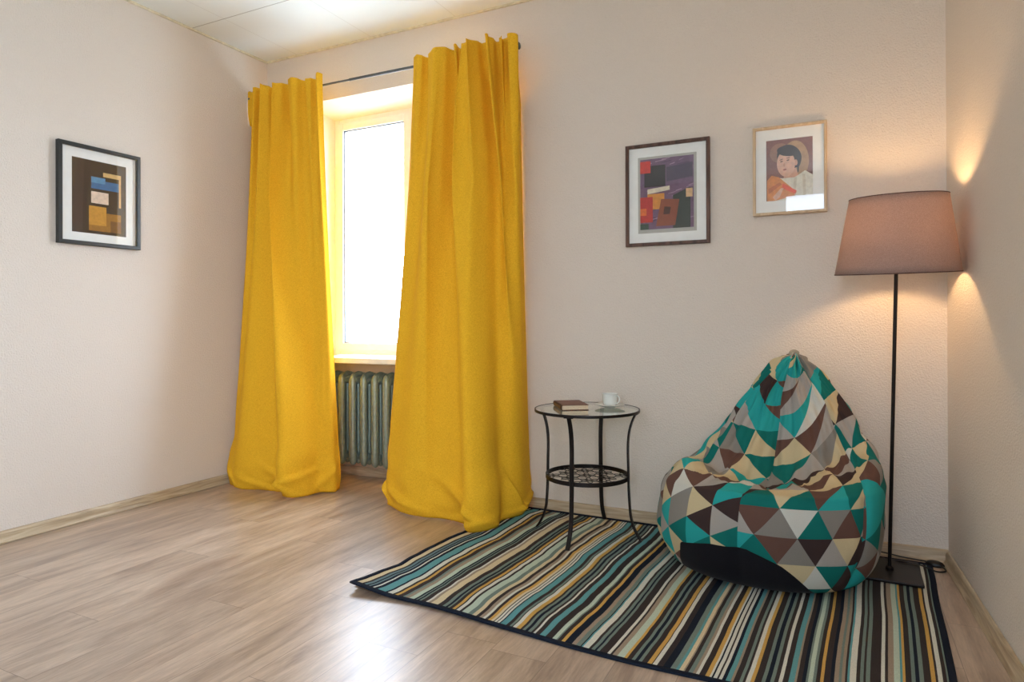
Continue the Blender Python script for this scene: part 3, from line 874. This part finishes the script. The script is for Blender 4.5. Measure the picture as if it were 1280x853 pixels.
    for k, th in enumerate(ths):
        ss = [0 + NR * i / 300 for i in range(301)]; acc = [0]; pp = base(th, 0)
        for s in ss[1:]:
            q = base(th, s); acc.append(acc[-1] + (q - pp).length); pp = q
        ref = interp(6.2, ss, acc)
        for j in range(NS + 1):
            f = sg[j][k] / NR * 300; i = min(int(f), 299); vl[j][k] = acc[i] + (acc[i + 1] - acc[i]) * (f - i) - ref
    idxv = {}
    verts = []
    for j in range(NS + 1):
        for k in range(NT_): idxv[(j, k)] = len(verts); verts.append(grid[j][k] + off)
    top = len(verts); verts.append(Vector((-.168, 3.128, .898)) + off)
    faces = []; uvs = []
    def panel(k):   # column index -> (panel id, starting column)
        for q in range(6):
            a, b = seamk[q], seamk[(q + 1) % 6]
            if a < b and a <= k < b: return q, a, b
            if a > b and (k >= a or k < b): return q, a, b
    front = min(range(6), key=lambda q: abs(ths[seamk[q]] - R(-97)))
    for j in range(NS):
        # cumulative ring lengths at a common height, taken from the smooth shape
        for k in range(NT_):
            k2 = (k + 1) % NT_
            faces.append((idxv[(j, k)], idxv[(j, k2)], idxv[(j + 1, k2)], idxv[(j + 1, k)]))
            q, a, b = panel(k)
            def U(jj, kk, last):
                s = sg[jj][kk]
                xl, xr_, yf, yb = row(s)[:4]
                rr = ((xr_ - xl) + (yb - yf)) / 4
                ta = ths[a]; t_ = ths[kk]
                dth = (t_ - ta) % (2 * PI)
                if last and dth < 1e-6: dth = (ths[b] - ta) % (2 * PI)
                if dth > 1.6: dth = 0
                if q == front: 
                    return rr * dth + (.42 - rr) * .0
                return rr * (dth - R(30))
            cs = ((j, k, False), (j, k2, True), (j + 1, k2, True), (j + 1, k, False))
            for jj, kk, la in cs:
                x, y = U(jj, kk, la), vl[jj][kk]
                if q == front: uvs.append((x, y))
                else: uvs.append((y + 4.0 + 3.17 * q, x + 2.03 * q + 1.3))
    for k in range(NT_):
        k2 = (k + 1) % NT_
        faces.append((idxv[(NS, k)], idxv[(NS, k2)], top)); 
        for kk in (k, k2, k): uvs.append((.5, vl[NS][kk]))
    o = mesh_obj('cover', verts, faces, M['bag'], root, smooth=True)
    ul = o.data.uv_layers.new(name='pattern')
    for i, (x, y) in enumerate(uvs): ul.data[i].uv = (x, y)
    # black base panel
    verts = []; faces = []; NB = 30
    for j in range(NB + 1):
        for k, th in enumerate(ths):
            s0 = sb(math.degrees(th)); verts.append(disp(th, .0 + s0 * j / NB) + off)
    for j in range(NB):
        for k in range(NT_):
            k2 = (k + 1) % NT_
            faces.append((j * NT_ + k, j * NT_ + k2, (j + 1) * NT_ + k2, (j + 1) * NT_ + k))
    faces.append(tuple(range(NT_))[::-1])
    mesh_obj('base_panel', verts, faces, M['bagblack'], root, smooth=True)['label'] = 'plain black base panel'
    # gathered tip with a small fabric loop
    bm = bmesh.new()
    pts = [(-.180, 3.12, .884), (-.184, 3.118, .897), (-.170, 3.120, .903), (-.156, 3.122, .896), (-.160, 3.125, .884)]
    path = catmull([Vector(p) + off for p in pts], 6)
    sweep(bm, path, 0, sect=(.007, .0018), up=(0, -1, 0))
    bm_obj('carry_loop', bm, simple('grey_cotton_tape', (168, 156, 136), .85), root, smooth=True)
bag()

# ------------------------------------------------------------------ floor lamp
def lamp():
    B0 = Vector((.187, 3.125, 0)); T0 = Vector((.210, 3.030, 1.233)); 
    root = empty('floor_lamp', tuple(B0))
    tag(root, 'tall lit floor lamp with mauve tapered shade in the corner behind the bean bag', 'lamp')
    bm = bmesh.new(); box(bm, -.150, .113, -.140, .135, .008, .020, .003, M=Matrix.Rotation(R(-1), 4, 'Z')); bm_obj('base', bm, M['black'], root)
    top = T0 - B0
    dirn = top / top.z
    def ax(z): return Vector((dirn.x * z, dirn.y * z, z))
    bm = bmesh.new(); sweep(bm, [ax(.018), ax(1.30)], .0072, 16); bm_obj('pole', bm, M['black'], root, smooth=True, sharp=50)
    bm = bmesh.new(); sweep(bm, [ax(.019), ax(.03), ax(.034)], [.016, .015, .009], 16); bm_obj('pole_collar', bm, M['black'], root, smooth=True, sharp=50)
    cz0, cz1, r0, r1 = 1.233, 1.531, .2205, .1718
    N = 96
    c0, c1 = ax(cz0), ax(cz1)
    def ring(c, r, dz=0): return [(c.x + r * math.cos(2 * PI * k / N), c.y + r * math.sin(2 * PI * k / N), c.z + dz + .070 * r * math.sin(2 * PI * k / N) + .005 * r * math.cos(2 * PI * k / N)) for k in range(N)]
    vs = []; fs = []
    M_ = 10
    for j in range(M_ + 1):
        f = j / M_; vs += ring(c0.lerp(c1, f), r0 + (r1 - r0) * f)
    for j in range(M_):
        for k in range(N): fs.append((j * N + k, j * N + (k + 1) % N, (j + 1) * N + (k + 1) % N, (j + 1) * N + k))
    sh = mesh_obj('lamp_shade', vs, fs, M['shade'], root, smooth=True)
    m = sh.modifiers.new('thick', 'SOLIDIFY'); m.thickness = .0012; m.offset = -1
    for c, r in ((c0, r0), (c1, r1)):
        bm = bmesh.new(); sweep(bm, ring(c, r - .0005), .0021, 8, closed=True); bm_obj('shade_rim', bm, M['shadetrim'], sh, smooth=True)
    bm = bmesh.new()
    cc = ax(1.475)
    sweep(bm, [(cc.x + .02 * math.cos(t * PI / 8), cc.y + .02 * math.sin(t * PI / 8), cc.z - .13) for t in range(16)], .002, 6, closed=True)
    for k in range(3):
        a = k * 2 * PI / 3 + .4
        sweep(bm, [(cc.x + .02 * math.cos(a), cc.y + .02 * math.sin(a), cc.z - .13), (c1.x + (r1 - .002) * math.cos(a), c1.y + (r1 - .002) * math.sin(a), c1.z - .006 + .07 * r1 * math.sin(a))], .002, 6)
    bm_obj('shade_carrier', bm, M['black'], root, smooth=True)
    bm = bmesh.new(); p = ax(1.325); lathe(bm, [(0, p.z - .03), (.016, p.z - .03), (.018, p.z - .02), (.018, p.z + .025), (.014, p.z + .03), (0, p.z + .03)], 24, c=(p.x, p.y))
    bm_obj('socket', bm, M['blackplastic'], root, smooth=True, sharp=40)
    bm = bmesh.new(); z = p.z + .03
    lathe(bm, [(0, z), (.012, z), (.014, z + .012), (.022, z + .03), (.028, z + .048), (.028, z + .062), (.021, z + .078), (.010, z + .087), (0, z + .089)], 28, c=(p.x, p.y))
    t = NT('glowing_bulb_glass'); e = t.n('ShaderNodeEmission'); e.inputs[0].default_value = (1, .62, .29, 1); e.inputs[1].default_value = LAMP
    t.l(e.outputs[0], t.out.inputs[0])
    bm_obj('bulb', bm, t.m, root, smooth=True)
    bm = bmesh.new()
    o = Vector(B0)
    def cab(pts): return catmull([Vector(q) - o for q in pts], 8)
    sweep(bm, cab([(.187, 3.255, .014), (.17, 3.30, .006), (.10, 3.325, .006), (.09, 3.335, .02), (.16, 3.330, .022), (.25, 3.325, .014), (.325, 3.315, .012), (.345, 3.30, .014)]), .0032, 8)
    sweep(bm, cab([(.385, 3.285, .012), (.398, 3.262, .005), (.394, 3.235, .0045), (.36, 3.222, .0045), (.30, 3.22, .0235), (.24, 3.228, .0235), (.15, 3.28, .009), (.0, 3.325, .009)]), .0032, 8)
    bm_obj('power_cable', bm, M['blackplastic'], root, smooth=True)
    bm = bmesh.new()
    lathe(bm, [(0, .0), (.030, .0), (.035, .004), (.035, .010), (.028, .018), (.015, .022), (0, .023)], 32)
    bmesh.ops.scale(bm, vec=(1.0, .62, 1.0), verts=bm.verts)
    bmesh.ops.transform(bm, matrix=Matrix.Translation(Vector((.366, 3.300, .001)) - o) @ Matrix.Rotation(R(-12), 4, 'Z'), verts=bm.verts)
    sw = bm_obj('foot_switch', bm, M['blackplastic'], root, smooth=True, sharp=50)
LAMP = 350.0
lamp()

# ------------------------------------------------------------------ pictures
def flat(name, c, rough=.7): return simple(name, c, rough, var=.06, scale=60)
def picture(name_label, cat, org, ux, un, W, Hh, fw, fd, fmat, mount, prints, build, extra_mount=None):
    """org: lower-left corner on the wall, ux: along the wall, un: out of the wall"""
    root = empty('framed_picture', org)
    ux, un, uz = Vector(ux), Vector(un), Vector((0, 0, 1))
    tag(root, name_label, cat)
    def Q(a, b, d): return ux * a + uz * b + un * d
    def plate(bm, a0, a1, b0, b1, d0, d1, mi=0):
        hexa(bm, [Q(a0, b0, d0), Q(a1, b0, d0), Q(a1, b1, d0), Q(a0, b1, d0), Q(a0, b0, d1), Q(a1, b0, d1), Q(a1, b1, d1), Q(a0, b1, d1)], mi)
    # mitred frame with a chamfered front
    bm = bmesh.new()
    prof = [(0, 0), (0, fd - .002), (.002, fd), (fw - .003, fd), (fw, fd - .003), (fw, .004), (fw, 0)]
    loops = []
    for ins, d in prof:
        loops.append([bm.verts.new(Q(a, b, d)) for a, b in ((ins, ins), (W - ins, ins), (W - ins, Hh - ins), (ins, Hh - ins))])
    for A, B in zip(loops, loops[1:] + loops[:1]):
        for k in range(4): bm.faces.new([A[k], A[(k + 1) % 4], B[(k + 1) % 4], B[k]])
    bm_obj('frame', bm, fmat, root)
    bm = bmesh.new(); plate(bm, fw, W - fw, fw, Hh - fw, .003, .009)
    mo = bm_obj('mount', bm, M['mount'], root)
    if extra_mount:
        a0, a1, b0, b1 = extra_mount
        bm = bmesh.new(); plate(bm, a0, a1, b0, b1, .009, .0093); bm_obj('inner_mount', bm, M['mountgrey'], mo)
    a0, a1, b0, b1 = prints
    # the print: one mesh of flat coloured shapes
    mats = []; mi = {}
    bm = bmesh.new()
    def m_(c):
        if c not in mi: mi[c] = len(mats); mats.append(flat('print_ink_%d_%d_%d' % c, c))
        return mi[c]
    lvl = [.0096]
    w, h = a1 - a0, b1 - b0
    def poly(c, pts):
        pts = [(min(1, max(0, x)), min(1, max(0, y))) for x, y in pts]
        vs = [bm.verts.new(Q(a0 + x * w, b0 + y * h, lvl[0])) for x, y in pts]
        f = bm.faces.new(vs); f.material_index = m_(c); lvl[0] += .00005
        return f
    def ell(c, x, y, rx, ry, rot=0, a=0, b=360, n=28):
        pts = []
        for i in range(n if b - a >= 360 else n + 1):
            t = R(a + (b - a) * i / n); px, py = rx * math.cos(t), ry * math.sin(t)
            pts.append((x + px * math.cos(rot) - py * math.sin(rot), y + px * math.sin(rot) + py * math.cos(rot)))
        poly(c, pts)
    build(poly, ell)
    for f in bm.faces: f.normal_update()
    me_fix = [f for f in bm.faces if f.normal.dot(un) < 0]
    bmesh.ops.reverse_faces(bm, faces=me_fix)
    me = bpy.data.meshes.new('print'); bm.to_mesh(me); bm.free()
    for m in mats: me.materials.append(m)
    o = bpy.data.objects.new('print', me); C.objects.link(o); o.parent = root
    bm = bmesh.new(); plate(bm, fw + .0005, W - fw - .0005, fw + .0005, Hh - fw - .0005, fd - .009, fd - .007)
    bm_obj('glass', bm, M['picglass'], root)

def art_field(poly, ell):       # plain stand-in: an abstract of overlapping blocks on a dark ground
    poly((44, 36, 30), [(0, 0), (1, 0), (1, 1), (0, 1)])
    poly((60, 50, 40), [(.0, .0), (.18, 0), (.22, 1), (0, 1)])
    poly((150, 104, 34), [(.30, .04), (.90, .04), (.90, .30), (.30, .30)])
    poly((190, 138, 48), [(.30, .12), (.62, .12), (.62, .38), (.30, .38)])
    poly((112, 74, 34), [(.70, .04), (.90, .04), (.90, .20), (.70, .20)])
    poly((222, 200, 178), [(.34, .42), (.66, .42), (.66, .58), (.34, .58)])
    poly((44, 104, 150), [(.34, .62), (.86, .62), (.86, .74), (.34, .74)])
    poly((82, 140, 178), [(.34, .70), (.60, .70), (.60, .78), (.34, .78)])
    poly((206, 170, 110), [(.56, .80), (.90, .80), (.90, .86), (.56, .86)]); poly((206, 170, 110), [(.86, .40), (.90, .40), (.90, .86), (.86, .86)])
def art_player(poly, ell):      # plain stand-in: an abstract of red, orange and brown blocks on brushed mauve
    poly((112, 82, 112), [(0, 0), (1, 0), (1, 1), (0, 1)])
    rnd = random.Random(4)
    for i in range(46):
        x, y = rnd.random(), .04 + .94 * rnd.random(); L = .08 + .16 * rnd.random()
        poly(((168, 138, 160), (82, 58, 88), (150, 120, 148))[i % 3], [(x, y), (x + L, y + .02), (x + L, y + .032), (x, y + .012)])
    poly((72, 60, 84), [(.5, .66), (.98, .70), (.98, .90), (.5, .86)])
    poly((38, 30, 34), [(.08, .60), (.48, .60), (.48, .90), (.08, .90)])
    poly((206, 52, 40), [(.0, .80), (.20, .80), (.20, .97), (.0, .97)])
    poly((34, 50, 44), [(.62, .0), (.94, .0), (.94, .56), (.62, .46)])
    poly((224, 214, 192), [(.14, .50), (.56, .54), (.56, .60), (.14, .57)])
    poly((212, 140, 52), [(.14, .28), (.46, .28), (.46, .50), (.14, .50)])
    poly((186, 40, 36), [(.0, .10), (.24, .10), (.24, .46), (.0, .46)])
    poly((226, 110, 40), [(.0, .20), (.12, .20), (.12, .30), (.0, .30)])
    poly((140, 70, 42), [(.30, .04), (.66, .04), (.74, .40), (.40, .42)])
    poly((72, 38, 30), [(.44, .20), (.56, .20), (.58, .30), (.46, .31)])
    poly((214, 176, 130), [(.86, .42), (.98, .42), (.98, .54), (.86, .54)])
    poly((40, 70, 52), [(.0, .0), (.16, .0), (.16, .08), (.0, .08)])
def art_sitter(poly, ell):      # plain portrait: dark-haired sitter in a white blouse with an orange shawl
    poly((128, 84, 76), [(0, 0), (1, 0), (1, 1), (0, 1)])
    ell((176, 142, 104), .62, .62, .30, .34)
    ell((152, 112, 92), .30, .78, .22, .16)
    ell((58, 48, 46), .50, .70, .27, .20, R(-14))
    ell((58, 48, 46), .68, .62, .07, .10)
    ell((50, 42, 42), .69, .50, .018, .07)
    poly((208, 160, 134), [(.40, .44), (.64, .52), (.72, .34), (.36, .30)])
    ell((204, 154, 128), .645, .60, .035, .05)
    ell((221, 178, 152), .43, .595, .195, .215, R(14))
    ell((58, 48, 46), .47, .80, .235, .085, R(-6))
    ell((82, 58, 50), .335, .635, .030, .010, R(8)); ell((82, 58, 50), .475, .650, .032, .010, R(8))
    ell((98, 72, 62), .33, .668, .040, .007, R(14)); ell((98, 72, 62), .48, .686, .042, .007, R(2))
    ell((204, 152, 126), .392, .575, .022, .030)
    ell((160, 78, 68), .405, .500, .040, .013, R(6))
    poly((224, 222, 206), [(.10, .40), (.36, .36), (.62, .36), (.84, .46), (1, .38), (1, .0), (.06, .0)])
    poly((206, 200, 180), [(.60, .34), (.66, .36), (.64, .02), (.58, .02)]); poly((206, 200, 180), [(.78, .40), (.84, .40), (.86, .02), (.8, .02)])
    poly((214, 138, 74), [(.02, .34), (.12, .42), (.28, .38), (.66, .12), (.6, .06), (.2, .0), (.02, .0)])
    poly((188, 106, 56), [(.04, .20), (.3, .30), (.34, .26), (.06, .12)])
    poly((226, 92, 60), [(.36, .28), (.66, .14), (.62, .09), (.34, .2)])
    poly((220, 176, 148), [(.14, .06), (.32, .2), (.38, .2), (.3, .06), (.2, .0)])
# on the left wall (runs along +y)
picture('black-framed picture with a dark print in blue and ochre on the left wall', 'picture', (XL + .001, 1.978, 1.454), (0, 1, 0), (1, 0, 0), .439, .527, .020, .028, M['blackframe'], 1,
        (.074, .364, .066, .456), art_field)
picture('dark walnut-framed picture with a mauve, red and brown print on the back wall', 'picture', (-.990, D - .001, 1.430), (1, 0, 0), (0, -1, 0), .427, .526, .017, .024, M['walnut'], 1,
        (.076, .348, .085, .448), art_player, (.064, .362, .066, .460))
picture('pale birch-framed portrait of a dark-haired sitter with an orange shawl, nearest the floor lamp', 'picture', (-.362, D - .001, 1.545), (1, 0, 0), (0, -1, 0), .322, .421, .013, .024, M['birch'], 1,
        (.060, .262, .068, .356), art_sitter)

# ------------------------------------------------------------------ light
sc = bpy.context.scene
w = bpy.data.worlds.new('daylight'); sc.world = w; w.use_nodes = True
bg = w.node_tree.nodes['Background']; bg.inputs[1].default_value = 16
SKY_BOOST = 1.75       # extra sky brightness added towards the main window, to whiten its reveal
# overcast sky above, added ground glow below the horizon, kept dimmer for the ceiling
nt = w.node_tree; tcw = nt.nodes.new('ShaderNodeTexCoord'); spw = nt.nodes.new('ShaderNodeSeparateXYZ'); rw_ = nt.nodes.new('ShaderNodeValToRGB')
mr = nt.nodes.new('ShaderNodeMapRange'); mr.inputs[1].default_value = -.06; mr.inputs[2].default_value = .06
nt.links.new(tcw.outputs['Generated'], spw.inputs[0]); nt.links.new(spw.outputs[2], mr.inputs[0]); nt.links.new(mr.outputs[0], rw_.inputs[0]); mr2 = nt.nodes.new('ShaderNodeMapRange'); mr2.inputs[1].default_value = -.2; mr2.inputs[2].default_value = .5; mr2.inputs[3].default_value = 1.0; mr2.inputs[4].default_value = SKY_BOOST
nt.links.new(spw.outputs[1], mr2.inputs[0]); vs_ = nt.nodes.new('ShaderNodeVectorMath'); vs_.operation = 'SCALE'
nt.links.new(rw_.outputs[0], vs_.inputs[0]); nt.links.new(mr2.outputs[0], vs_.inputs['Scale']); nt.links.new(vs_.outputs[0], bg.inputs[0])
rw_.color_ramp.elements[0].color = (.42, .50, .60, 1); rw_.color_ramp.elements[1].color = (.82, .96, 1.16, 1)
def portal(name, x, y, z, sx, sz, rx):
    l = bpy.data.lights.new(name, 'AREA'); l.shape = 'RECTANGLE'; l.size = sx; l.size_y = sz; l.cycles.is_portal = True
    o = bpy.data.objects.new(name, l); C.objects.link(o); o.location = (x, y, z); o.rotation_euler = (rx, 0, 0); return o
portal('window_portal', (IX0 + IX1) / 2, Y3 + .02, 1.63, 1.28, 1.64, R(-90))
portal('window_portal', (FX0 + FX1) / 2, YB - .31, 1.79, 1.08, 1.78, R(90))
pr = portal('window_portal', xr(-1) + .27, (RY0 + RY1) / 2, 1.675, 1.8, 1.95, 0); pr.rotation_euler = (R(90), 0, R(90) + .0477)  # portal of the added right-wall window

# ------------------------------------------------------------------ camera
cam = bpy.data.cameras.new('camera'); co = bpy.data.objects.new('camera', cam); C.objects.link(co)
F, YAW, PIT, ROL, CY = 823.9217, .4587, .0026, -.0035, 398.4072
cam.sensor_width = 36; cam.lens = F / 1280 * 36; cam.shift_y = -(426.5 - CY) / 1280
cy_, sy_ = math.cos(YAW), math.sin(YAW)
f = Vector((-sy_ * math.cos(PIT), cy_ * math.cos(PIT), math.sin(PIT))); r = Vector((cy_, sy_, 0)); u = r.cross(f)
c_, s_ = math.cos(ROL), math.sin(ROL)
r2, u2 = c_ * r + s_ * u, -s_ * r + c_ * u
m = Matrix((r2, u2, -f)).transposed().to_4x4(); m.translation = Vector((0, 0, 1.05))
co.matrix_world = m
cam.clip_start = .05
sc.camera = co
sc.view_settings.view_transform = 'Standard'; sc.view_settings.look = 'None'; sc.view_settings.gamma = 1
sc.view_settings.use_curve_mapping = False
sc.view_settings.exposure = -0.60
sc.cycles.max_bounces = 10; sc.cycles.diffuse_bounces = 6; sc.cycles.transparent_max_bounces = 12
sc.cycles.use_denoising = True
